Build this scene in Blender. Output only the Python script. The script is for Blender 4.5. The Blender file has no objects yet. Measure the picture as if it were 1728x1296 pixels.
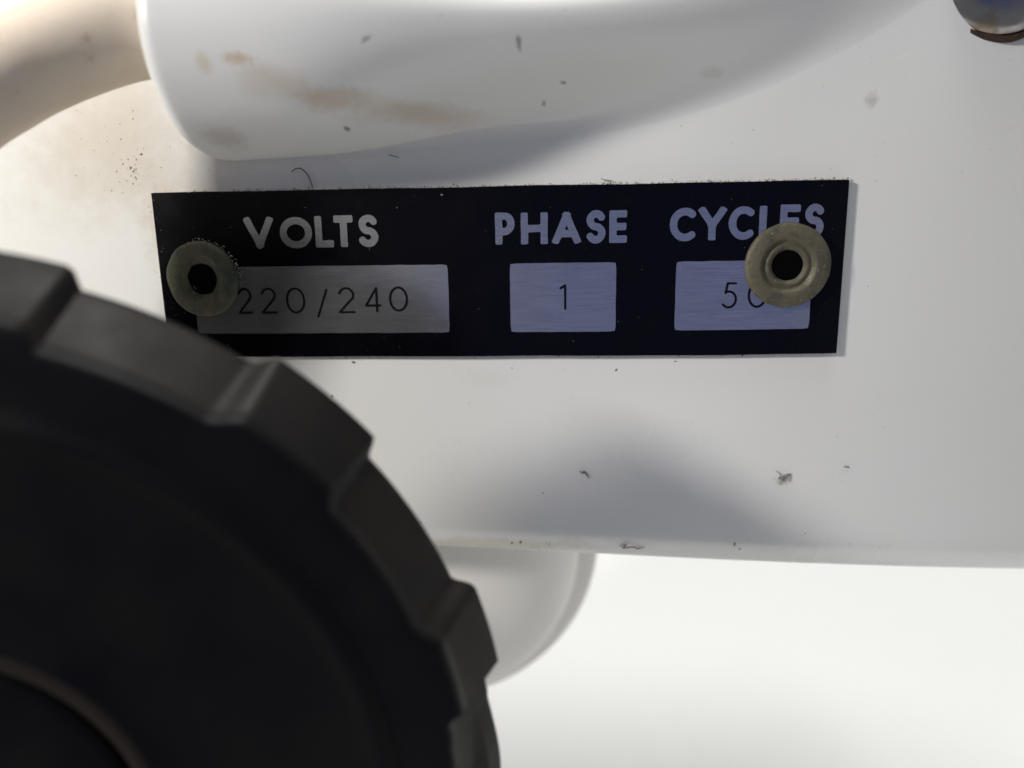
import bpy, bmesh, math, random
from mathutils import Vector, Matrix, noise
random.seed(7)
PI = math.pi
S = bpy.context.scene
C = S.collection
# units: one Blender unit = one centimetre of the real object. x right, y away from the viewer, z up

# ------------------------------------------------------------------ camera
cam_d = bpy.data.cameras.new('camera')
cam = bpy.data.objects.new('camera', cam_d)
C.objects.link(cam)
right = Vector((0.99741704, 0.06978997, -0.01698819))
up = Vector((0.00110074, 0.22163351, 0.97512942))
back = Vector((0.0718194, -0.9726294, 0.22098422))
m3 = Matrix((right, up, back)).transposed()
cam.matrix_world = Matrix.Translation((0.65952, -6.92954, 0.57)) @ m3.to_4x4()
cam_d.sensor_width = 36
cam_d.lens = 36 * 1330.44 / 1728
cam_d.clip_start = 0.05
cam_d.clip_end = 1000
cam_d.dof.use_dof = True
cam_d.dof.focus_distance = 6.75
cam_d.dof.aperture_fstop = 0.165
S.camera = cam

# ------------------------------------------------------------------ world: dim indoor room, greyer to the left, cooler to the right
W = bpy.data.worlds.new('World')
S.world = W
W.use_nodes = True
nt = W.node_tree
bg = nt.nodes['Background']
tc = nt.nodes.new('ShaderNodeTexCoord')
sx = nt.nodes.new('ShaderNodeSeparateXYZ')
nt.links.new(tc.outputs['Generated'], sx.inputs[0])
rp = nt.nodes.new('ShaderNodeValToRGB')     # across the room: grey, then a bluish stretch in front of the appliance, then grey
zr = nt.nodes.new('ShaderNodeMapRange'); zr.interpolation_type = 'SMOOTHSTEP'
za = nt.nodes.new('ShaderNodeMath'); za.operation = 'ABSOLUTE'
nt.links.new(sx.outputs['Z'], za.inputs[0]); nt.links.new(za.outputs[0], zr.inputs['Value'])
zr.inputs['From Min'].default_value = 0.25; zr.inputs['From Max'].default_value = 0.6
zm = nt.nodes.new('ShaderNodeMix'); zm.data_type = 'RGBA'
nt.links.new(zr.outputs[0], zm.inputs['Factor'])
mr = nt.nodes.new('ShaderNodeMapRange')
mr.inputs['From Min'].default_value = -1
mr.inputs['From Max'].default_value = 1
nt.links.new(sx.outputs['X'], mr.inputs['Value'])
nt.links.new(mr.outputs[0], rp.inputs[0])
e = rp.color_ramp.elements
e[0].position = 0.38; e[0].color = (0.22, 0.213, 0.197, 1)
e[1].position = 0.46; e[1].color = (0.08, 0.105, 0.25, 1)
for p_, c_ in ((0.70, (0.08, 0.105, 0.25, 1)), (0.85, (0.22, 0.215, 0.205, 1))):
    q_ = e.new(p_); q_.color = c_
mix_in = [q for q in zm.inputs if q.type == 'RGBA']
nt.links.new(rp.outputs[0], mix_in[0]); mix_in[1].default_value = (0.225, 0.229, 0.238, 1)
nt.links.new([q for q in zm.outputs if q.type == 'RGBA'][0], bg.inputs['Color'])
bg.inputs['Strength'].default_value = 1.0

# ------------------------------------------------------------------ lamps
def area(name, loc, target, size, power, col, size_y=None):
    d = bpy.data.lights.new(name, 'AREA')
    d.energy = power; d.color = col
    d.shape = 'RECTANGLE'; d.size = size; d.size_y = size_y or size
    o = bpy.data.objects.new(name, d); C.objects.link(o)
    o.location = loc
    o.rotation_euler = (Vector(target) - Vector(loc)).to_track_quat('-Z', 'Y').to_euler()
    return o
kd = Vector((-1.29, -0.95, 0.59)).normalized()
area('window_light', kd * 32, (0, 0, 0), 3.4, 8500, (1.0, 0.968, 0.925))
area('ceiling_light', (8, 2, 110), (0, 6, 0), 50, 112000, (1.0, 0.99, 0.965))

S.view_settings.view_transform = 'Standard'
S.view_settings.look = 'None'
S.view_settings.exposure = 0.13
S.view_settings.gamma = 1.0
S.render.engine = 'CYCLES'

# ------------------------------------------------------------------ helpers
def link(name, me, mat, parent=None, loc=None, smooth=True, **props):
    o = bpy.data.objects.new(name, me)
    C.objects.link(o)
    if mat:
        me.materials.append(mat)
    if smooth:
        me.polygons.foreach_set('use_smooth', [True] * len(me.polygons))
    if loc is not None:
        o.location = loc
    if parent is not None:
        o.parent = parent
        if parent.type == 'EMPTY':
            o.location = Vector(loc or (0, 0, 0)) - parent.location
    for k, v in props.items():
        o[k] = v
    return o

def mesh(name, verts, faces):
    me = bpy.data.meshes.new(name)
    me.from_pydata([tuple(v) for v in verts], [], faces)
    me.validate()
    me.update()
    return me

def grid_faces(n, m, off=0, wrap=False):
    f = []
    mm = m if wrap else m - 1
    for i in range(n - 1):
        for j in range(mm):
            a = off + i * m + j; b = off + i * m + (j + 1) % m
            f.append((a, b, b + m, a + m))
    return f

def fix_normals(me):
    bm = bmesh.new(); bm.from_mesh(me)
    bmesh.ops.remove_doubles(bm, verts=bm.verts, dist=1e-5)
    bmesh.ops.recalc_face_normals(bm, faces=bm.faces)
    bm.to_mesh(me); bm.free()
    return me

def sharp(me, deg=35):
    bm = bmesh.new(); bm.from_mesh(me)
    for ed in bm.edges:
        if len(ed.link_faces) == 2 and ed.calc_face_angle(0) > math.radians(deg):
            ed.smooth = False
    bm.to_mesh(me); bm.free()
    return me

def lathe(profile, n=96, wob=0.0, seed=0):
    """profile: (r, y) list; axis along y"""
    v = []
    for (r, y) in profile:
        for j in range(n):
            a = 2 * PI * j / n
            rr = r
            if wob:
                rr += wob * noise.noise(Vector((math.cos(a) * 2, math.sin(a) * 2, seed + y * 3)))
            v.append((rr * math.cos(a), y, rr * math.sin(a)))
    return fix_normals(mesh('lathe', v, grid_faces(len(profile), n, wrap=True)))

def catmull(pts, n):
    out = []
    P = [Vector(p) for p in pts]
    P = [2 * P[0] - P[1]] + P + [2 * P[-1] - P[-2]]
    for i in range(1, len(P) - 2):
        for k in range(n):
            t = k / n
            out.append(0.5 * ((2 * P[i]) + (-P[i-1] + P[i+1]) * t + (2*P[i-1] - 5*P[i] + 4*P[i+1] - P[i+2]) * t*t + (-P[i-1] + 3*P[i] - 3*P[i+1] + P[i+2]) * t**3))
    out.append(P[-2])
    return out

def tube(pts, r, n=12, taper=False):
    v = []; prev = None
    N = len(pts)
    for i, p in enumerate(pts):
        t = (pts[min(i+1, N-1)] - pts[max(i-1, 0)]).normalized()
        if prev is None:
            prev = t.orthogonal().normalized()
        a = (prev - t * prev.dot(t)).normalized(); prev = a
        b = t.cross(a)
        rr = r(i / (N - 1)) if callable(r) else r
        if taper:
            rr *= max(0.15, math.sin(PI * (0.08 + 0.84 * i / (N - 1))) ** 0.5)
        for j in range(n):
            ang = 2 * PI * j / n
            v.append(p + (a * math.cos(ang) + b * math.sin(ang)) * rr)
    f = grid_faces(N, n, wrap=True)
    f.append(tuple(range(n))[::-1]); f.append(tuple(range((N-1)*n, N*n)))
    return v, f

def sstep(a, b, x):
    t = min(1, max(0, (x - a) / (b - a)))
    return t * t * (3 - 2 * t)

# ------------------------------------------------------------------ materials
def new_mat(name, col=(0.8, 0.8, 0.8), rough=0.5, metal=0.0, spec=0.5, coat=0.0):
    m = bpy.data.materials.new(name); m.use_nodes = True
    b = m.node_tree.nodes['Principled BSDF']
    b.inputs['Base Color'].default_value = (*col, 1)
    b.inputs['Roughness'].default_value = rough
    b.inputs['Metallic'].default_value = metal
    b.inputs['Specular IOR Level'].default_value = spec
    b.inputs['Coat Weight'].default_value = coat
    return m

class NB:
    """small node builder"""
    def __init__(s, m):
        s.m = m; s.t = m.node_tree; s.b = s.t.nodes['Principled BSDF']
        s.co = s.t.nodes.new('ShaderNodeTexCoord').outputs['Object']
    def new(s, k, **kw):
        n = s.t.nodes.new(k)
        for a, v in kw.items(): setattr(n, a, v)
        return n
    def put(s, sock, v):
        if isinstance(v, bpy.types.NodeSocket): s.t.links.new(v, sock)
        else: sock.default_value = v
    def math(s, op, a, b=0.0, clamp=False):
        n = s.new('ShaderNodeMath', operation=op, use_clamp=clamp)
        s.put(n.inputs[0], a); s.put(n.inputs[1], b)
        return n.outputs[0]
    def noise(s, scale, detail=3, rough=0.5, vec=None, stretch=None, dist=0.0):
        v = vec or s.co
        if stretch:
            mp = s.new('ShaderNodeMapping'); s.put(mp.inputs[0], v); mp.inputs['Scale'].default_value = stretch; v = mp.outputs[0]
        n = s.new('ShaderNodeTexNoise'); s.put(n.inputs['Vector'], v)
        n.inputs['Scale'].default_value = scale; n.inputs['Detail'].default_value = detail; n.inputs['Roughness'].default_value = rough
        n.inputs['Distortion'].default_value = dist
        return n.outputs['Fac']
    def range(s, v, a, b, c=0.0, d=1.0, smooth=True):
        n = s.new('ShaderNodeMapRange', interpolation_type='SMOOTHSTEP' if smooth else 'LINEAR')
        s.put(n.inputs[0], v)
        for i, x in enumerate((a, b, c, d)): n.inputs[i+1].default_value = x
        return n.outputs[0]
    def mix(s, f, a, b):
        n = s.new('ShaderNodeMix', data_type='RGBA')
        s.put(n.inputs['Factor'], f)
        for k, v in (('A', a), ('B', b)):
            sk = [q for q in n.inputs if q.name == k and q.type == 'RGBA'][0]
            s.put(sk, v if isinstance(v, bpy.types.NodeSocket) else (*v, 1))
        return [q for q in n.outputs if q.type == 'RGBA'][0]
    def blob(s, cx, cz, rx, rz, amp=0.9, scale=2.5, seed=0.0, lo=1.1, hi=0.2, ang=0.0):
        """mask of an irregular stain or painted shade patch centred at (cx, cz) in the x/z plane"""
        mp = s.new('ShaderNodeMapping'); s.put(mp.inputs[0], s.co)
        mp.vector_type = 'TEXTURE'
        mp.inputs['Location'].default_value = (cx, 0, cz)
        mp.inputs['Rotation'].default_value = (0, ang, 0)
        mp.inputs['Scale'].default_value = (rx, 1e4, rz)
        ln = s.new('ShaderNodeVectorMath', operation='LENGTH'); s.put(ln.inputs[0], mp.outputs[0])
        sh = s.new('ShaderNodeVectorMath', operation='ADD'); s.put(sh.inputs[0], s.co); sh.inputs[1].default_value = (seed, seed * 2, 0)
        nz = s.noise(scale, 4, 0.6, vec=sh.outputs[0])
        nz2 = s.noise(scale * 4.5, 4, 0.65, vec=sh.outputs[0])
        d = s.math('ADD', ln.outputs['Value'], s.math('MULTIPLY', s.math('SUBTRACT', nz, 0.5), amp))
        d = s.math('ADD', d, s.math('MULTIPLY', s.math('SUBTRACT', nz2, 0.5), amp * 0.6))
        return s.range(d, hi, lo, 1.0, 0.0)
    def bump(s, h, strength=0.1, dist=0.01):
        n = s.new('ShaderNodeBump'); n.inputs['Strength'].default_value = strength; n.inputs['Distance'].default_value = dist
        s.put(n.inputs['Height'], h); s.put(s.b.inputs['Normal'], n.outputs[0])

def enamel(name, stains_and_shade=(), base=(0.815, 0.82, 0.805), rough=0.28, specks=True):
    m = new_mat(name, base, rough, coat=0.0)
    n = NB(m)
    c = n.mix(n.range(n.noise(0.35, 3), 0.1, 0.9), base, (base[0]*0.965, base[1]*0.955, base[2]*0.925))
    if specks:   # tiny ingrained grime
        sp = n.range(n.noise(26, 2, 0.6), 0.705, 0.76)
        area_ = n.range(n.noise(1.1, 3), 0.45, 0.65)
        c = n.mix(n.math('MULTIPLY', n.math('MULTIPLY', sp, area_), 0.55), c, (0.30, 0.24, 0.18))
    for (args, col, k) in stains_and_shade:
        f = n.math('MULTIPLY', n.blob(**args), k)
        c = n.mix(f, c, col)
    n.put(n.b.inputs['Base Color'], c)
    n.put(n.b.inputs['Roughness'], n.range(n.noise(0.8, 2), 0.2, 0.8, rough - 0.02, rough + 0.05))
    h = n.math('ADD', n.math('MULTIPLY', n.noise(1.2, 2), 1.0), n.math('MULTIPLY', n.noise(60, 2), 0.02))
    h = n.math('ADD', h, n.math('MULTIPLY', n.range(n.noise(9, 2, 0.5, stretch=(0.12, 1, 9.0), dist=0.6), 0.66, 0.70), 0.05))
    n.bump(h, 0.10, 0.02)
    return m

TAN = (0.52, 0.36, 0.17); PALE = (0.62, 0.50, 0.38); GRIME = (0.34, 0.27, 0.19)
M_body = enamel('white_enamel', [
    (dict(cx=-3.3, cz=1.15, rx=1.3, rz=1.0, amp=1.0, scale=1.6, seed=3, hi=0.0), (0.58, 0.515, 0.42), 0.75),  # brown dirt, widened so its colour also paints shade on the bright left end
    (dict(cx=-2.95, cz=0.45, rx=0.25, rz=0.5, amp=1.6, scale=5, seed=1), (0.5, 0.38, 0.22), 0.30),
    (dict(cx=2.62, cz=-1.92, rx=0.09, rz=0.06, amp=1.8, scale=16, seed=4), (0.25, 0.2, 0.13), 0.7),
    (dict(cx=3.14, cz=1.36, rx=0.07, rz=0.08, amp=1.6, scale=16, seed=6), (0.45, 0.42, 0.36), 0.6),
    (dict(cx=-0.1, cz=-0.95, rx=0.35, rz=0.12, amp=1.8, scale=9, seed=2), (0.6, 0.5, 0.3), 0.10),
    (dict(cx=0.0, cz=-2.62, rx=1.6, rz=0.12, amp=1.5, scale=3, seed=12), (0.56, 0.5, 0.38), 0.5),
])
M_lobe = enamel('white_enamel_stained', [
    (dict(cx=-1.64, cz=1.60, rx=0.15, rz=0.06, amp=1.7, scale=7, seed=7, ang=0.1), TAN, 0.7),
    (dict(cx=-1.88, cz=1.58, rx=0.07, rz=0.09, amp=1.2, scale=8, seed=17), TAN, 0.35),
    (dict(cx=-1.45, cz=1.45, rx=0.30, rz=0.14, amp=1.2, scale=4, seed=8), PALE, 0.35),
    (dict(cx=-1.08, cz=1.35, rx=0.30, rz=0.10, amp=1.7, scale=5, seed=11, ang=-0.1), TAN, 0.42),
    (dict(cx=-0.50, cz=1.27, rx=0.55, rz=0.10, amp=1.2, scale=3, seed=14), PALE, 0.5),
    (dict(cx=-0.75, cz=1.33, rx=0.75, rz=0.085, amp=1.3, scale=3.5, seed=41, ang=0.12), PALE, 0.3),
    (dict(cx=-1.30, cz=1.42, rx=0.45, rz=0.10, amp=1.5, scale=5, seed=43, ang=0.5), PALE, 0.2),
    (dict(cx=-2.0, cz=1.12, rx=0.2, rz=0.10, amp=1.2, scale=5, seed=19), (0.42, 0.33, 0.28), 0.4),
    (dict(cx=0.30, cz=1.72, rx=0.025, rz=0.065, amp=1.5, scale=22, seed=21), (0.2, 0.19, 0.18), 0.8),
    (dict(cx=-0.75, cz=1.72, rx=0.05, rz=0.018, amp=1.6, scale=22, seed=23, ang=-0.5), (0.28, 0.2, 0.17), 0.7),
    (dict(cx=0.62, cz=1.50, rx=0.03, rz=0.014, amp=1.2, scale=25, seed=24), (0.15, 0.15, 0.2), 0.8),
    (dict(cx=0.46, cz=1.37, rx=0.024, rz=0.024, amp=1.2, scale=25, seed=25), (0.35, 0.25, 0.10), 0.7),
    (dict(cx=-1.05, cz=1.17, rx=0.028, rz=0.02, amp=1.2, scale=25, seed=26), (0.12, 0.12, 0.15), 0.85),
    (dict(cx=1.8, cz=1.58, rx=0.12, rz=0.05, amp=1.6, scale=9, seed=27), (0.5, 0.4, 0.3), 0.25),
], rough=0.3)
M_base = enamel('white_enamel_base', base=(0.86, 0.84, 0.79), stains_and_shade=[
    (dict(cx=0.15, cz=-3.9, rx=0.30, rz=0.5, amp=1.4, scale=2.5, seed=31), (0.6, 0.42, 0.26), 0.45),
    (dict(cx=-0.2, cz=-3.2, rx=1.0, rz=0.7, amp=1.2, scale=1.5, seed=33), (0.6, 0.58, 0.53), 0.5),
], rough=0.35)

# black enamelled plate front
M_black = new_mat('black_lacquer', (0.0022, 0.0022, 0.004), 0.22, spec=0.16)
n = NB(M_black)
dust_f = n.math('MULTIPLY', n.range(n.noise(30, 3, 0.7), 0.66, 0.75), n.range(n.noise(2.0, 3), 0.42, 0.65))
n.put(n.b.inputs['Base Color'], n.mix(n.math('MULTIPLY', dust_f, 0.35), (0.0020, 0.0020, 0.0035), (0.09, 0.08, 0.07)))
n.put(n.b.inputs['Roughness'], n.range(n.noise(3, 4), 0.3, 0.7, 0.20, 0.30))
n.bump(n.noise(40, 2), 0.05, 0.01)
# edge of the aluminium sheet, grimy
M_edge = new_mat('grimy_sheet_edge', (0.25, 0.22, 0.18), 0.6, metal=0.3)
# bare brushed aluminium
M_alu = new_mat('brushed_aluminium', (0.55, 0.55, 0.56), 0.36, metal=0.88)
n = NB(M_alu)
br = n.noise(14, 5, 0.7, stretch=(0.22, 1, 6.0))
cl = n.noise(2.3, 4, 0.6)
c = n.mix(n.range(br, 0.3, 0.7), (0.47, 0.47, 0.48), (0.57, 0.57, 0.58))
c = n.mix(n.math('MULTIPLY', n.range(cl, 0.5, 0.75), 0.35), c, (0.40, 0.40, 0.40))
pits = n.range(n.noise(45, 2, 0.6), 0.70, 0.76)
c = n.mix(n.math('MULTIPLY', pits, 0.5), c, (0.85, 0.85, 0.85))
n.put(n.b.inputs['Base Color'], c)
n.put(n.b.inputs['Roughness'], n.range(br, 0.25, 0.75, 0.17, 0.25))
n.bump(n.noise(22, 3, 0.6, stretch=(0.12, 1, 5.0)), 0.05, 0.003)
M_ink = new_mat('black_print', (0.003, 0.003, 0.004), 0.5, spec=0.1)

def rivet_mat(name, c1, c2, c3, rough, metal, k):
    m = new_mat(name, c1, rough, metal=metal)
    n = NB(m)
    c = n.mix(n.range(n.noise(5, 5, 0.65), 0.35, 0.68), c1, c2)
    c = n.mix(n.math('MULTIPLY', n.range(n.noise(13, 4, 0.7), 0.52, 0.7), 0.7), c, c3)
    c = n.mix(n.math('MULTIPLY', n.range(n.noise(38, 2, 0.6), 0.66, 0.75), 0.5), c, (0.45, 0.42, 0.32))
    n.put(n.b.inputs['Base Color'], c)
    n.put(n.b.inputs['Roughness'], n.range(n.noise(9, 4), 0.3, 0.7, rough - 0.1, rough + 0.15))
    n.bump(n.noise(22, 5, 0.7), k, 0.012)
    return m
M_rivet_g = rivet_mat('green_corroded_brass', (0.088, 0.085, 0.052), (0.038, 0.056, 0.038), (0.105, 0.108, 0.072), 0.68, 0.15, 1.0)
M_rivet_b = rivet_mat('dull_brass', (0.130, 0.115, 0.076), (0.085, 0.078, 0.056), (0.050, 0.046, 0.036), 0.56, 0.35, 0.6)
M_hole_shade = new_mat('hole_shade', (0.0012, 0.0011, 0.001), 0.8, spec=0.05)  # near-black colour paints the shade deep inside the rivet holes

# bakelite knob
M_knob = new_mat('black_bakelite', (0.012, 0.011, 0.013), 0.38, spec=0.16)
n = NB(M_knob)
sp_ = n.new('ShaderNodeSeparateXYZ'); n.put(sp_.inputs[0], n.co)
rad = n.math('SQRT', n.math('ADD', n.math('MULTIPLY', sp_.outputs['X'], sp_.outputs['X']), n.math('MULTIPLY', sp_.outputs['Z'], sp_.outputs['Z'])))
rim = n.math('MULTIPLY', n.range(rad, 2.98, 3.12), n.range(sp_.outputs['Y'], -0.535, -0.46))      # lit look of the grip side put into the colour; the face stays blacker
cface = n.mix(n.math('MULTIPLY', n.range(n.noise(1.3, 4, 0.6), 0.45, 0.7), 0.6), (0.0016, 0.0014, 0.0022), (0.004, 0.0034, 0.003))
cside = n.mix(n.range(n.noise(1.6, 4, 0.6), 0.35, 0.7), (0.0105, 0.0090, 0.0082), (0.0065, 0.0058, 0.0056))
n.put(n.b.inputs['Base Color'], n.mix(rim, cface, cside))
n.put(n.b.inputs['Roughness'], n.range(n.noise(2.5, 4), 0.3, 0.7, 0.46, 0.58))
n.bump(n.noise(18, 3), 0.06, 0.02)
M_knob_brown = new_mat('brown_reflection_ring', (0.014, 0.010, 0.008), 0.6, spec=0.2)  # olive-brown reflection along the hub edge, put into the colour

# rubber cord
M_cord = new_mat('cream_rubber', (0.60, 0.50, 0.385), 0.55, spec=0.35)
n = NB(M_cord)
c = n.mix(n.range(n.noise(0.9, 4, 0.6), 0.4, 0.7), (0.78, 0.67, 0.54), (0.68, 0.56, 0.43))
c = n.mix(n.math('MULTIPLY', n.range(n.noise(3.2, 5, 0.7), 0.56, 0.72), 0.55), c, (0.33, 0.24, 0.16))
c = n.mix(n.math('MULTIPLY', n.range(n.noise(11, 3, 0.7), 0.66, 0.75), 0.5), c, (0.2, 0.14, 0.1))
n.put(n.b.inputs['Base Color'], c)
n.bump(n.noise(6, 4), 0.12, 0.03)

M_chrome = new_mat('tarnished_chrome', (0.5, 0.5, 0.52), 0.22, metal=1.0)
n = NB(M_chrome)
c = n.mix(n.range(n.noise(3.0, 4, 0.6), 0.42, 0.62), (0.28, 0.28, 0.29), (0.20, 0.165, 0.125))
n.put(n.b.inputs['Base Color'], c)
n.put(n.b.inputs['Roughness'], n.range(n.noise(6, 4), 0.3, 0.7, 0.15, 0.4))
M_rust = new_mat('rust', (0.06, 0.025, 0.015), 0.85)
n = NB(M_rust); n.put(n.b.inputs['Base Color'], n.mix(n.noise(12, 3), (0.015, 0.008, 0.007), (0.06, 0.028, 0.014)))
n.bump(n.noise(30, 3), 0.6, 0.02)

M_table = new_mat('white_laminate', (0.80, 0.80, 0.78), 0.35)
n = NB(M_table); n.put(n.b.inputs['Base Color'], n.mix(n.noise(0.12, 3), (0.79, 0.79, 0.77), (0.83, 0.83, 0.82)))
M_wall = new_mat('white_wall_paint', (0.80, 0.80, 0.78), 0.7)
n = NB(M_wall); n.put(n.b.inputs['Base Color'], n.mix(n.noise(0.05, 3), (0.78, 0.78, 0.76), (0.83, 0.83, 0.81)))

# ------------------------------------------------------------------ setting
def quad_sheet(name, p, mat, label_kind='structure'):
    me = mesh(name, p, [(0, 1, 2, 3)])
    return link(name, me, mat, smooth=False, kind=label_kind)
tv = [(x, y, z) for x in (-150, 150) for y in (-6, 70) for z in (-15, -12)]
tf = [(0, 1, 3, 2), (4, 6, 7, 5), (0, 4, 5, 1), (2, 3, 7, 6), (1, 5, 7, 3), (0, 2, 6, 4)]
link('tabletop', fix_normals(mesh('tabletop', tv, tf)), M_table, smooth=False, kind='structure')
quad_sheet('wall', [(-150, 70.01, -15), (150, 70.01, -15), (150, 70.01, 90), (-150, 70.01, 90)], M_wall)

# ------------------------------------------------------------------ appliance root
ROOT = bpy.data.objects.new('electric_appliance', None)
C.objects.link(ROOT)
ROOT.location = (-3.0, 4.0, -12)
ROOT.empty_display_size = 1
ROOT['label'] = 'old white enamelled appliance with black ribbed knob, cream cord and riveted black VOLTS plate'
ROOT['category'] = 'appliance'

# front surface of the housing: y as a function of x, z
def F(x, z):
    y = 0.004 * z * z
    if x < -2.2:
        d = -x - 2.2
        y += 0.022 * d * d / (1 + 0.02 * d)
    if x > 1.5:
        y += 0.033 * (x - 1.5) ** 2
    return y

ZB = -2.68       # lower edge
def housing():
    xs = [-8 + 4.0 * (i / 20) ** 0.7 for i in range(20)] + [-4 + 12.0 * i / 120 for i in range(121)]
    xs = sorted(set(round(v, 4) for v in xs))
    prof = []    # (kind, value)
    # outline in (dy, z): back top -> front top -> front bottom -> back bottom
    R1 = 1.6; ZT = 6.0
    P = []
    P.append((8.0, ZT))
    for k in range(13):
        a = PI / 2 * k / 12
        P.append((R1 - R1 * math.sin(a), ZT - R1 + R1 * math.cos(a)))
    z = ZT - R1
    zl = [z - (z - (ZB + 0.36)) * k / 60 for k in range(1, 61)]
    for v in zl: P.append((0, v))
    # short downward-facing chamfer with a tight turn, then a small bead, then the underside
    for (dy, dz) in ((0.003, 0.31), (0.012, 0.27), (0.030, 0.225), (0.054, 0.180), (0.082, 0.135), (0.112, 0.095), (0.145, 0.060), (0.185, 0.030), (0.235, 0.010), (0.30, 0.0)):
        P.append((dy, ZB + dz))
    P.append((0.6, ZB + 0.0)); P.append((1.5, ZB + 0.01)); P.append((8.0, ZB + 0.05))
    v = []
    for x in xs:
        end = 0.0
        if x < -6.0:
            end = 1 - math.sqrt(max(0, 1 - ((-x - 6.0) / 2.0) ** 2))
        for (dy, z) in P:
            zc = 1.6
            zz = zc + (z - zc) * (1 - 0.35 * end)
            y0 = F(x, zz) + dy
            zz -= (0.03 + 0.040 * max(0, x + 0.6) + 0.010 * max(0, x - 1.5) ** 2) * sstep(-1.2, -2.2, z) if z < -1.2 else 0
            v.append((x, min(y0 + end * 3.0, 8.0 + end), zz))
    n = len(xs); m = len(P)
    f = grid_faces(n, m)
    for i in range(n - 1):      # back
        f.append((i * m, (i + 1) * m, (i + 1) * m + m - 1, i * m + m - 1))
    f.append(tuple(range(m))); f.append(tuple(range((n - 1) * m, n * m)))
    return fix_normals(mesh('housing', v, f))
hs = sharp(housing(), 50)
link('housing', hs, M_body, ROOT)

# ------------------------------------------------------------------ blister that takes the cord
def interp(tab, x):
    if x <= tab[0][0]: return tab[0][1]
    if x >= tab[-1][0]: return tab[-1][1]
    n_ = len(tab)
    sl = [(tab[k+1][1] - tab[k][1]) / (tab[k+1][0] - tab[k][0]) for k in range(n_ - 1)]
    m = [sl[0]] + [(sl[k-1] + sl[k]) / 2 for k in range(1, n_ - 1)] + [sl[-1]]
    for k in range(n_ - 1):
        if x <= tab[k+1][0]:
            h = tab[k+1][0] - tab[k][0]; t = (x - tab[k][0]) / h
            return ((2*t**3 - 3*t*t + 1) * tab[k][1] + (t**3 - 2*t*t + t) * h * m[k] + (-2*t**3 + 3*t*t) * tab[k+1][1] + (t**3 - t*t) * h * m[k+1])
def ZCF(x):        # height of the lobe's axis, rising to the right
    return 1.9 + 0.85 * sstep(0.0, 4.8, x) ** 1.2
zb_t = [(-2.4, 0.98), (-1.0, 1.06), (0.0, 1.25), (1.0, 1.50), (2.0, 1.78), (3.0, 2.10), (4.0, 2.5), (4.8, 2.75)]
h_t = [(-2.4, 1.34), (-1.0, 1.22), (0.0, 0.98), (1.0, 0.71), (2.0, 0.44), (3.0, 0.17), (4.0, 0.02), (4.8, 0.0)]
k_t = [(-2.4, 0.025), (-1.0, 0.05), (0.0, 0.13), (1.0, 0.24), (2.0, 0.28), (3.0, 0.22), (4.0, 0.10), (4.8, 0.05)]
def lobe():
    xs = []
    NB_ = 10; rb = 0.13
    xl = -2.32
    # rounded corner of the cut end, then the run to the right
    cols = []
    for k in range(6):      # flat cut end, going inwards
        cols.append((xl, 0.0 + 0.0, k / 6.0))     # scaled rings
    for k in range(NB_ + 1):
        a = PI / 2 * k / NB_
        cols.append((xl + rb * (1 - math.cos(a)), rb * (1 - math.sin(a)), 1.0))
    for k in range(1, 150):
        cols.append((xl + rb + (4.7 - xl - rb) * k / 149, 0.0, 1.0))
    M = 90
    v = []
    for (x, inset, sc) in cols:
        zb = interp(zb_t, x) + inset; H = max(1e-4, interp(h_t, x) - inset); k = interp(k_t, x)
        if inset > 0 or sc < 1: k = k * 0.5
        if sc < 1:
            zb = interp(zb_t, x) + rb; H = interp(h_t, x) - rb
        ZC = ZCF(x); Rz = ZC - zb
        for j in range(M):
            # parameter: angle along the elliptic section then the flare
            t = j / (M - 1)
            if t < 0.8:
                a = PI / 2 * (t / 0.8)
                z = ZC - Rz * math.sin(a); h = H * math.cos(a) ** (0.78 + 0.72 * sstep(-1.4, 1.2, x))
            else:
                u = (t - 0.8) / 0.2
                z = zb - u * (k * 1.6); h = -u * k * 1.6
            # smooth union with the housing face
            if h < k:
                if h > -k: h = (h + k) ** 2 / (4 * k)
                else: h = 0.0
            else:
                pass
            wb = sstep(-1.5, 1.3, x)       # towards the right the section softens into a bell that melts into the housing
            if wb > 0 and sc == 1.0:
                zend = zb - k * 1.6
                u2 = min(1.0, t) ** 0.8
                zbell = ZC - (ZC - zend) * u2
                hbell = max(1e-4, interp(h_t, x)) * (0.5 + 0.5 * math.cos(PI * u2)) ** 1.1
                z = z * (1 - wb) + zbell * wb; h = h * (1 - wb) + hbell * wb
            hh = h if t < 0.985 else (-0.02 if wb < 0.6 else h)
            zz = z
            if sc < 1:
                zz = ZC + (z - ZC) * sc; hh = hh * sc if hh > 0 else hh
            lean = 0.10 * (1.4 - max(h, 0)) / 1.4 if x < -1.5 else 0.0     # cut end leans outwards at its foot
            lean *= max(0, 1 - (x - xl) / 0.8)
            xx = x - lean
            v.append((xx, F(xx, zz) - hh + 0.002 if hh > 0 else F(xx, zz) + (0.02 if x < 1 else 0.002), zz))
    n = len(cols)
    f = grid_faces(n, M)
    me = mesh('cord_housing', v, f)
    # mirror above ZC so that it is a full lobe
    bm = bmesh.new(); bm.from_mesh(me)
    geo = bmesh.ops.duplicate(bm, geom=bm.verts[:] + bm.edges[:] + bm.faces[:])
    for q in geo['geom']:
        if isinstance(q, bmesh.types.BMVert):
            q.co.z = 2 * ZCF(q.co.x if q.co.x > 0 else 0) - q.co.z
    bmesh.ops.remove_doubles(bm, verts=bm.verts, dist=1e-4)
    bmesh.ops.recalc_face_normals(bm, faces=bm.faces)
    bm.to_mesh(me); bm.free()
    return me
lob = lobe()
link('cord_housing', lob, M_lobe, ROOT)

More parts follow.
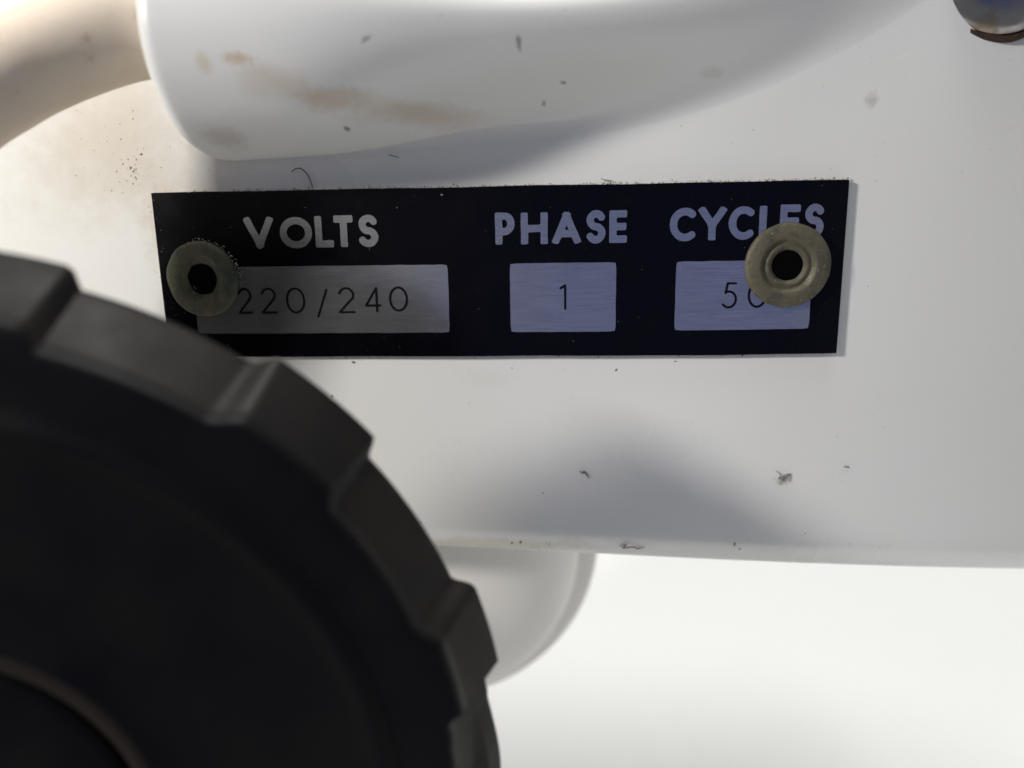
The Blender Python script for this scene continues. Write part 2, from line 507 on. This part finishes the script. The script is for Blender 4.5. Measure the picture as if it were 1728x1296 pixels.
# ------------------------------------------------------------------ cord
cp = [(-1.9, -0.62, 2.06), (-2.44, -0.72, 1.97), (-2.74, -0.81, 1.90), (-3.13, -0.98, 1.72), (-3.44, -1.18, 1.50), (-3.78, -1.40, 1.19), (-4.5, -1.7, 0.35), (-5.4, -1.7, -1.2), (-6.6, -1.4, -4.2), (-8.2, 0.2, -8.6), (-9.6, 2.6, -11.2), (-13, 6, -11.6), (-20, 10, -11.6)]
v, f = tube(catmull(cp, 10), lambda t: 0.39 - 0.035 * sstep(0.10, 0.36, t), 40)
link('power_cord', fix_normals(mesh('power_cord', v, f)), M_cord, ROOT)

# ------------------------------------------------------------------ nameplate
PL, PR, PT, PB = -3.0, 2.99, 0.73, -0.735
PTH = 0.055
def bend(x, z):      # the thin sheet has a slight bow of its own between its rivets
    return F(x, z) - 0.010 * math.sin(PI * min(1, max(0, (x - PL) / (PR - PL)))) - 0.0 * x
def plate():
    nx, nz = 120, 24
    v = []
    for side in (0, 1):
        for i in range(nx + 1):
            for j in range(nz + 1):
                x = PL + (PR - PL) * i / nx; z = PB + (PT - PB) * j / nz
                # slightly uneven guillotined edges
                if j == nz: z += 0.006 * noise.noise(Vector((x * 1.3, 0, 0)))
                if j == 0: z += 0.006 * noise.noise(Vector((x * 1.3, 5, 0)))
                v.append((x, bend(x, z) - (PTH if side == 0 else 0.022), z))
    m = nz + 1; N = (nx + 1) * m
    f = grid_faces(nx + 1, m) 
    front = len(f)
    f += [tuple(a + N for a in q[::-1]) for q in grid_faces(nx + 1, m)]
    for i in range(nx):
        for j in (0, nz):
            a = i * m + j; b = (i + 1) * m + j
            f.append((a, b, b + N, a + N))
    for j in range(nz):
        for i in (0, nx):
            a = i * m + j; b = a + 1
            f.append((a, b, b + N, a + N))
    me = mesh('nameplate', v, f)
    return me, front
me, front = plate()
plate_o = link('nameplate', me, M_black, ROOT, smooth=False)
me.materials.append(M_edge)
for i, p in enumerate(me.polygons):
    if i >= front: p.material_index = 1
    else: p.use_smooth = True
bm = bmesh.new(); bm.from_mesh(me); bmesh.ops.recalc_face_normals(bm, faces=bm.faces); bm.to_mesh(me); bm.free()
sharp(me, 30)

def on_plate(x, z, lift): return (x, bend(x, z) - PTH - lift, z)

def panel(x0, x1, z0, z1):
    nx = max(4, int((x1 - x0) / 0.06)); nz = 12
    v = []
    rr = 0.006
    for i in range(nx + 1):
        for j in range(nz + 1):
            x = x0 + (x1 - x0) * i / nx; z = z0 + (z1 - z0) * j / nz
            if i in (0, nx) and j in (0, nz):
                x += rr if i == 0 else -rr; z += rr if j == 0 else -rr
            elif j in (0, nz): z += 0.003 * noise.noise(Vector((x * 9, j, x0)))
            elif i in (0, nx): x += 0.003 * noise.noise(Vector((z * 9, i, x0 + 3)))
            v.append(on_plate(x, z, 0.003))
    me = mesh('value_panel', v, grid_faces(nx + 1, nz + 1))
    return link('value_panel', me, M_alu, plate_o)
panel(-2.70, -0.392, -0.520, 0.078)
panel(0.151, 1.067, -0.520, 0.080)
panel(1.575, 2.729, -0.514, 0.079)

# lettering: strokes in a unit box, grown to width and contoured
def arc(cx, cy, rx, ry, a0, a1, n=22):
    return [(cx + rx * math.cos(math.radians(a0 + (a1 - a0) * i / n)), cy + ry * math.sin(math.radians(a0 + (a1 - a0) * i / n))) for i in range(n + 1)]
G = {
 'V': [[(0, 1), (0.5, 0), (1, 1)]],
 'O': [arc(.5, .5, .5, .5, 0, 360, 40)],
 'L': [[(0, 1), (0, 0), (1, 0)]],
 'T': [[(0, 1), (1, 1)], [(.5, 1), (.5, 0)]],
 'S': [arc(.52, .755, .46, .245, 28, 265) + arc(.48, .255, .5, .255, 85, -152)],
 'P': [[(0, 0), (0, 1)], [(0, 1), (.5, 1)] + arc(.5, .69, .5, .31, 90, -90) + [(.0, .38)]],
 'H': [[(0, 0), (0, 1)], [(1, 0), (1, 1)], [(0, .5), (1, .5)]],
 'A': [[(0, 0), (.5, 1), (1, 0)], [(.22, .27), (.78, .27)]],
 'E': [[(1, 1), (0, 1), (0, 0), (1, 0)], [(0, .5), (.92, .5)]],
 'C': [arc(.62, .5, .62, .5, 52, 308, 30)],
 'Y': [[(0, 1), (.5, .45), (1, 1)], [(.5, .45), (.5, 0)]],
 '2': [arc(.5, .72, .46, .28, 165, -28, 24) + [(0, 0), (1, 0)]],
 '0': [arc(.5, .5, .5, .5, 0, 360, 44)],
 '/': [[(0, 0), (1, 1)]],
 '4': [[(.76, 0), (.76, 1), (0, .25), (1, .25)]],
 '1': [[(.1, .88), (.95, 1), (.95, 0)]],
 '5': [[(.92, 1), (.3, 1), (.16, .60)] + arc(.42, .33, .55, .33, 118, -142, 24)],
}
def sd(px, pz, segs):
    d = 1e9
    for (ax, az, bx, bz) in segs:
        ux, uz = bx - ax, bz - az; l = ux * ux + uz * uz
        t = 0 if l == 0 else max(0, min(1, ((px - ax) * ux + (pz - az) * uz) / l))
        dx = px - ax - t * ux; dz = pz - az - t * uz
        q = dx * dx + dz * dz
        if q < d: d = q
    return math.sqrt(d)
def sd_box(px, pz, segs, hw):
    # strokes with nearly square, slightly rounded ends
    r = 0.35 * hw; best = 1e9
    for (ax, az, bx, bz) in segs:
        ux, uz = bx - ax, bz - az; l = math.hypot(ux, uz) or 1e-6
        ux /= l; uz /= l
        t = (px - ax) * ux + (pz - az) * uz
        along = max(0, -t, t - l); per = abs((px - ax) * uz - (pz - az) * ux)
        q = math.hypot(max(0, along - (hw - r)), max(0, per - (hw - r))) - r
        if q < best: best = q
    return best
def glyph(ch, x0, x1, z0, z1, hw, cell, lift, V, Fc, slant=0.0):
    ix = min(hw, (x1 - x0) * 0.45)
    segs = []; bsegs = []
    for st in G[ch]:
        pts = [(x0 + ix + (x1 - x0 - 2 * ix) * a, z0 + hw + (z1 - z0 - 2 * hw) * b) for a, b in st]
        (bsegs if hw > 0.02 and len(pts) < 6 else segs).extend([(*pts[i], *pts[i + 1]) for i in range(len(pts) - 1)])
    gx0 = x0 - 2 * cell; gz0 = z0 - 2 * cell
    nx = int((x1 - x0) / cell) + 6; nz = int((z1 - z0) / cell) + 6
    val = {}
    for i in range(nx + 1):
        for j in range(nz + 1):
            x = gx0 + i * cell; z = gz0 + j * cell
            w = hw * (1 + 0.10 * noise.noise(Vector((x * 14, z * 14, 2.0))))
            d_ = sd(x, z, segs) - w if segs else 1e9
            if bsegs: d_ = min(d_, max(sd_box(x, z, bsegs, w), z - z1, z0 - z))
            val[i, j] = d_
    ids = {}
    def vid(key, x, z):
        if key not in ids:
            ids[key] = len(V); V.append(on_plate(x, z, lift))
        return ids[key]
    for i in range(nx):
        for j in range(nz):
            cs = [(i, j), (i + 1, j), (i + 1, j + 1), (i, j + 1)]
            poly = []
            for k in range(4):
                a = cs[k]; b = cs[(k + 1) % 4]
                va, vb = val[a], val[b]
                if va < 0: poly.append(vid(a, gx0 + a[0] * cell, gz0 + a[1] * cell))
                if (va < 0) != (vb < 0):
                    t = va / (va - vb)
                    key = (min(a, b), max(a, b))
                    poly.append(vid(key, gx0 + (a[0] + (b[0] - a[0]) * t) * cell, gz0 + (a[1] + (b[1] - a[1]) * t) * cell))
            if len(poly) >= 3: Fc.append(tuple(poly))
def word(name, letters, hw, cell, lift, mat, lab=None):
    V = []; Fc = []
    for l in letters: glyph(*l, hw, cell, lift, V, Fc)
    return link(name, mesh(name, V, Fc), mat, plate_o)
HW = 0.031
word('heading_lettering', [('V', -2.18, -1.92, 0.238, 0.509), ('O', -1.863, -1.575, 0.233, 0.503), ('L', -1.547, -1.384, 0.238, 0.508), ('T', -1.377, -1.208, 0.240, 0.511), ('S', -1.165, -0.987, 0.236, 0.513)], HW, 0.0085, 0.003, M_alu)
word('heading_lettering', [('P', 0.031, 0.197, 0.241, 0.512), ('H', 0.251, 0.482, 0.241, 0.508), ('A', 0.523, 0.760, 0.241, 0.508), ('S', 0.806, 0.976, 0.240, 0.519), ('E', 1.004, 1.154, 0.243, 0.515)], HW, 0.0085, 0.003, M_alu)
word('heading_lettering', [('C', 1.511, 1.728, 0.249, 0.526), ('Y', 1.752, 1.980, 0.253, 0.529), ('C', 2.003, 2.214, 0.253, 0.531), ('L', 2.256, 2.390, 0.255, 0.531), ('E', 2.429, 2.598, 0.260, 0.538), ('S', 2.632, 2.802, 0.262, 0.541)], HW, 0.0085, 0.003, M_alu)
TW = 0.0095
word('value_lettering', [('2', -2.300, -2.165, -0.340, -0.108), ('2', -2.087, -1.942, -0.340, -0.108), ('0', -1.856, -1.681, -0.340, -0.108), ('/', -1.582, -1.473, -0.380, -0.120), ('2', -1.384, -1.229, -0.341, -0.110), ('4', -1.142, -0.994, -0.335, -0.110), ('0', -0.923, -0.754, -0.330, -0.108)], TW, 0.005, 0.006, M_ink)
word('value_lettering', [('1', 0.575, 0.641, -0.327, -0.104)], TW, 0.005, 0.006, M_ink)
word('value_lettering', [('5', 1.974, 2.103, -0.327, -0.102), ('0', 2.190, 2.354, -0.325, -0.103)], TW, 0.005, 0.006, M_ink)

# ------------------------------------------------------------------ tubular rivets
def rivet(x, z, R, hole, mat, label, wob, seed, tilt=(0, 0)):
    prof = [(R * 0.88, 0.02), (R * 0.975, 0.0), (R, -0.020), (R * 0.995, -0.038), (R * 0.965, -0.052), (R * 0.90, -0.060), (R * 0.78, -0.066), (R * 0.69, -0.069), (R * 0.645, -0.066),
            (R * 0.60, -0.050), (R * 0.565, -0.036), (R * 0.54, -0.034), (R * 0.50, -0.042), (R * 0.46, -0.046), (R * 0.425, -0.040), (hole * 1.06, -0.022), (hole, 0.0), (hole * 0.97, 0.02)]
    if wob > 0.006:      # the crusted one: steps softened by corrosion
        prof = [(R * 0.88, 0.02), (R * 0.975, 0.0), (R, -0.022), (R * 0.995, -0.050), (R * 0.965, -0.066), (R * 0.90, -0.074), (R * 0.80, -0.076), (R * 0.68, -0.076), (R * 0.62, -0.069), (R * 0.58, -0.058), (R * 0.50, -0.050), (hole * 1.14, -0.032), (hole, -0.005), (hole * 0.97, 0.02)]
    me = lathe(prof, 72, wob, seed)
    me.materials.append(mat); me.materials.append(M_hole_shade)
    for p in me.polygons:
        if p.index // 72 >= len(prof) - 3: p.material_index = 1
    o = link('rivet', me, None, ROOT, loc=(x, bend(x, z) - PTH, z), label=label)
    o.rotation_euler = (tilt[0], 0, tilt[1])
    hm = lathe([(0.0, -0.014), (hole * 1.06, -0.014)], 48)  # disc added in front of the plate, its black standing for the hole's shade
    link('bore_shade_disc', hm, M_hole_shade, o)
    return o
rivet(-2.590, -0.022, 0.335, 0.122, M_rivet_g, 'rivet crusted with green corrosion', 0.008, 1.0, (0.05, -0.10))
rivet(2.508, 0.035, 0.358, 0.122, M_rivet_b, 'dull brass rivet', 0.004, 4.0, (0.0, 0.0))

# ------------------------------------------------------------------ chrome button on the housing, upper right
bx, bz, br_ = 4.17, 2.38, 0.56
prof = [(0.0, -0.20), (0.12, -0.197), (0.25, -0.18), (0.36, -0.15), (0.46, -0.10), (0.53, -0.04), (br_, 0.02)]
btn = link('chrome_button', lathe(prof, 72), M_chrome, ROOT, loc=(bx, F(bx, bz), bz))
prof = [(br_ - 0.03, -0.050), (br_ + 0.000, -0.050), (br_ + 0.016, -0.030), (br_ + 0.020, 0.01), (br_ - 0.02, 0.02)]
link('rust_ring', lathe(prof, 160, 0.014, 2.0), M_rust, btn)

# ------------------------------------------------------------------ pedestal and round boss under the housing
def boss():
    R = 2.37
    prof = [(2.13 * math.sin(PI / 2 * k / 20), 2.35 - 1.25 * math.cos(PI / 2 * k / 20) ** 0.9) for k in range(20)] + [(2.14, 2.36), (2.20, 2.385), (2.28, 2.41), (2.34, 2.45), (R, 2.52), (R - 0.05, 2.7), (R - 0.5, 4.5), (R - 0.9, 6.5), (0, 6.5)]
    return lathe(prof, 128)
me = boss()
link('lower_boss', sharp(me, 60), M_base, ROOT, loc=(-1.335, 0, -3.57))
def column():
    v = []
    n = 64
    levels = [(-2.9, -4.7, 3.2), (-4.2, -4.75, 3.3), (-5.4, -4.9, 3.45), (-6.6, -5.2, 3.5), (-9, -5.6, 3.7), (-11.2, -5.8, 4.0), (-11.9, -5.8, 4.2), (-12, -5.8, 4.15)]
    for (z, cx, hx) in levels:
        for j in range(n):
            a = 2 * PI * j / n
            c, s = math.cos(a), math.sin(a)
            e = 0.6
            v.append((cx + hx * abs(c) ** e * (1 if c > 0 else -1), 4.0 + (hx * 0.75) * abs(s) ** e * (1 if s > 0 else -1), z))
    f = grid_faces(len(levels), n, wrap=True)
    f.append(tuple(range(n))); f.append(tuple(range((len(levels) - 1) * n, len(levels) * n)))
    return fix_normals(mesh('pedestal', v, f))
link('pedestal', sharp(column(), 50), M_base, ROOT)

# ------------------------------------------------------------------ ribbed black knob
KC = Vector((-3.228, -2.83, -3.089))
KN = Vector((0.247, -1, 0.009)).normalized()
KS, KY = 0.875, 0.88
def knob():
    N = 720; PER = 360 / 11
    def ribf(a, w=1.3):       # 1 on a rib, 0 in a scoop; a in degrees
        t = (a - 5.6) % PER
        if a < 25 and t < 4.6: t = 0 if t < 3.2 else (t - 3.2) * 3.2      # one rib is worn short
        return sstep(-w * 0.2, w, t) * (1 - sstep(14.8 - w, 14.8 + w * 0.6, t))
    rows = []
    # (radius on rib, radius in scoop, axial position y (0 = back rim, negative = towards viewer))
    L = 0.62
    spec = [(1.2, 1.2, 0.9), (1.2, 1.2, 0.10), (3.5, 3.5, 0.02), (3.90, 3.86, 0.0), (4.02, 3.90, -0.02), (4.04, 3.90, -0.06)]
    for k in range(1, 13):
        t = k / 12
        spec.append((4.04 - 0.32 * t, 3.90 - 0.30 * t, -0.06 - (L - 0.16) * t))
    for k in range(1, 8):
        a = PI / 2 * k / 7
        spec.append((3.72 - 0.08 * (1 - math.cos(a)), 3.60 - 0.06 * (1 - math.cos(a)), -(L - 0.10) - 0.10 * math.sin(a)))
    spec += [(3.58, 3.50, -L), (3.46, 3.42, -L + 0.005), (3.35, 3.35, -L + 0.015), (3.20, 3.20, -L + 0.03), (3.14, 3.14, -L + 0.025), (3.10, 3.10, -L - 0.005), (3.05, 3.05, -L - 0.012), (3.0, 3.0, -L + 0.01), (2.9, 2.9, -L + 0.04),
             (2.5, 2.5, -L + 0.06), (2.0, 2.0, -L + 0.07), (1.66, 1.66, -L + 0.06), (1.60, 1.60, -L + 0.03), (1.54, 1.54, -L + 0.02), (1.49, 1.49, -L + 0.05), (1.46, 1.46, -L + 0.20), (1.44, 1.44, -L + 0.30), (0.0, 0.0, -L + 0.30)]
    v = []
    spec = [(a * KS, b * KS, y * KY) for (a, b, y) in spec]
    for (rr, rs, y) in spec:
        for j in range(N):
            a = 360 * j / N
            w = ribf(a, 1.2 + 1.2 * min(1, max(0, -y / L)))
            r = rs + (rr - rs) * w
            sa = a if a < 180 else a - 360
            if rr > 3.4 and y < 0.01: r += 0.09 * (1 - w) * sstep(8, -6, sa) * sstep(-32, -14, sa)
            th = math.radians(a)
            v.append((r * math.cos(th), y, r * math.sin(th)))
    return fix_normals(mesh('control_knob', v, grid_faces(len(spec), N, wrap=True)))
kme = sharp(knob(), 40)
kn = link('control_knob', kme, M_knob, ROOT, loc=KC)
# aim local -y along KN, local x roughly to the right
yv = -KN; xv = Vector((1, 0, 0)); xv = (xv - yv * xv.dot(yv)).normalized(); zv = xv.cross(yv)
kn.rotation_euler = Matrix((xv, yv, zv)).transposed().to_euler()
L = 0.62
def kprof(p): return [(a * KS, b * KY) for a, b in p]
cap = lathe(kprof([(0.0, -L + 0.10), (0.9, -L + 0.105), (1.28, -L + 0.12), (1.36, -L + 0.15), (1.385, -L + 0.22), (1.39, -L + 0.31)]), 96)
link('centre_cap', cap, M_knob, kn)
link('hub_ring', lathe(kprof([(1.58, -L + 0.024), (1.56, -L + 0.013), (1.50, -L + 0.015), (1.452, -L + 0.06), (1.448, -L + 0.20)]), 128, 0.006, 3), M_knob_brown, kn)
link('knob_shaft', lathe([(0.9, 0.05), (0.9, 3.6), (0, 3.6)], 48), M_base, kn)

# ------------------------------------------------------------------ dust and lint
def surf(x, z):
    """y of the frontmost surface at x, z"""
    if PL < x < PR and PB < z < PT: return bend(x, z) - PTH
    return F(x, z)
def fibre(pts2, r, mat, label, name='lint_fibre'):
    pts = catmull([Vector((x, surf(x, z) - lift, z)) for (x, z, lift) in pts2], 8)
    o0 = pts[0].copy()
    v, f = tube([p - o0 for p in pts], r, 6, True)
    o = bpy.data.objects.new(name, mesh(name, v, f)); C.objects.link(o)
    o.data.materials.append(mat); o.location = o0
    o['label'] = label; o['category'] = 'lint'; o['group'] = 'loose lint fibres on the white enamel'
    return o
M_lint = new_mat('dark_lint', (0.10, 0.085, 0.08), 0.8)
M_lint2 = new_mat('grey_lint', (0.22, 0.20, 0.19), 0.8)
fibre([(-1.74, 0.88, .01), (-1.70, 0.905, .03), (-1.64, 0.91, .05), (-1.585, 0.86, .05), (-1.565, 0.80, .03), (-1.56, 0.745, .01)], 0.0055, M_lint, 'curled dark hair standing on the top edge of the black plate above the letter L')
fibre([(0.76, -1.83, .006), (0.785, -1.845, .02), (0.80, -1.83, .02), (0.83, -1.87, .02), (0.84, -1.90, .006)], 0.007, M_lint, 'short crooked dark fibre on the white enamel below the middle of the plate')
fibre([(2.54, -1.83, .006), (2.58, -1.86, .02), (2.56, -1.90, .03), (2.61, -1.87, .02), (2.67, -1.86, .01), (2.64, -1.92, .02)], 0.006, M_lint2, 'small tangle of brownish lint below the right end of the plate')
fibre([(1.14, -2.60, -.05), (1.20, -2.565, .0), (1.17, -2.61, -.03), (1.26, -2.585, .0), (1.31, -2.625, -.05), (1.37, -2.59, -.02)], 0.0055, M_lint, 'zigzag grey fibre caught on the lower edge of the white housing')
fibre([(3.155, -1.80, .003), (3.18, -1.803, .01), (3.21, -1.808, .003)], 0.0075, M_lint2, 'tiny straight brown fibre to the right, below the right end of the plate')
fibre([(0.93, 0.78, .004), (0.97, 0.765, .02), (1.03, 0.76, .02)], 0.004, M_lint2, 'thin grey thread above the plate over the word PHASE')
fibre([(-0.88, 1.01, .004), (-0.84, 1.0, .02), (-0.79, 0.985, .004)], 0.004, M_lint2, 'thin grey thread in the shadow between white bulge and plate')

def crumbs(name, items, mat, parent=None):
    V = []; Fc = []
    for (x, y, z, s) in items:
        o = len(V)
        ax = [s * random.uniform(.5, 1.4) for _ in range(3)]
        for q in ((1, 0, 0), (-1, 0, 0), (0, 1, 0), (0, -1, 0), (0, 0, 1), (0, 0, -1)):
            V.append((x + q[0] * ax[0] + random.uniform(-.3, .3) * s, y + q[1] * ax[1] * 0.6, z + q[2] * ax[2] + random.uniform(-.3, .3) * s))
        for q in ((0, 2, 4), (2, 1, 4), (1, 3, 4), (3, 0, 4), (2, 0, 5), (1, 2, 5), (3, 1, 5), (0, 3, 5)):
            Fc.append(tuple(o + a for a in q))
    return link(name, mesh(name, V, Fc), mat, parent, smooth=False)
M_dust = new_mat('brown_dust', (0.21, 0.165, 0.12), 0.9)
M_dust2 = new_mat('pale_dust', (0.42, 0.38, 0.31), 0.9)
items = []
def add(n, fx, fz, s0, s1, lift=0.0):
    for _ in range(n):
        x = fx(); z = fz(); items.append((x, surf(x, z) - lift, z, random.uniform(s0, s1) * random.choice((1, 1, .6, .5))))
g = random.gauss
add(60, lambda: g(-3.2, .22), lambda: g(1.05, .28), .003, .008)
add(26, lambda: g(-3.17, .07), lambda: g(.95, .07), .004, .013)
add(22, lambda: g(-3.0, .1), lambda: random.uniform(-.5, .7), .003, .010)
add(50, lambda: random.uniform(-2.3, 4.2), lambda: random.uniform(-2.45, -.85), .002, .006)
add(45, lambda: random.uniform(0.5, 4.4), lambda: random.uniform(.8, 1.9), .002, .005)
add(90, lambda: random.uniform(-2.4, 2.95), lambda: -.742 - abs(g(0, .012)), .003, .008)
add(14, lambda: g(.35, .12), lambda: g(-2.60, .02), .004, .010)
add(10, lambda: g(2.45, .3), lambda: g(-2.5, .08), .003, .010)
for (x, z, s) in ((1.08, -.88, .013), (0.15, -0.86, .008), (-1.3, -.80, .018), (0.42, -2.05, .013), (-1.52, -1.12, .011), (-1.42, -1.16, .009), (3.6, -2.4, .010), (2.85, -2.45, .012), (3.0, -2.3, .010), (2.2, -2.55, .017), (2.25, -2.60, .012), (-0.75, -2.36, .012), (0.2, -2.55, .013), (0.12, -2.56, .010), (1.6, -.80, .012)):
    items.append((x, surf(x, z), z, s))
d = crumbs('dust', items, M_dust); d['kind'] = 'stuff'; d['label'] = 'brown dust specks scattered over the white enamel'
items = []
for _ in range(520):       # fluff along the plate's upper edge, thicker towards the right
    x = PL + (PR - PL) * random.random() ** 0.75
    z = PT + abs(g(0, .010)) - 0.004
    y = bend(x, PT) - random.uniform(0.0, PTH)
    items.append((x, y, z, random.uniform(.004, .010)))
for _ in range(40):
    x = random.uniform(PL + .1, PR - .1); z = random.uniform(PB + .05, PT - .03)
    items.append((x, bend(x, z) - PTH - .004, z, random.uniform(.002, .0045)))
items.append((-0.42, bend(-.42, .67) - PTH - .006, .665, .012))
for _ in range(60):      # crust round the left rivet
    a = random.uniform(-0.3, 1.9); r = 0.335 + g(0.004, .008)
    x = -2.59 + r * math.cos(a); z = -.02 + r * math.sin(a)
    items.append((x, bend(x, z) - PTH - random.uniform(0, .05), z, random.uniform(.003, .008)))
d = crumbs('pale_dust', items, M_dust2); d['kind'] = 'stuff'; d['label'] = 'pale fluff along the top edge of the black plate'
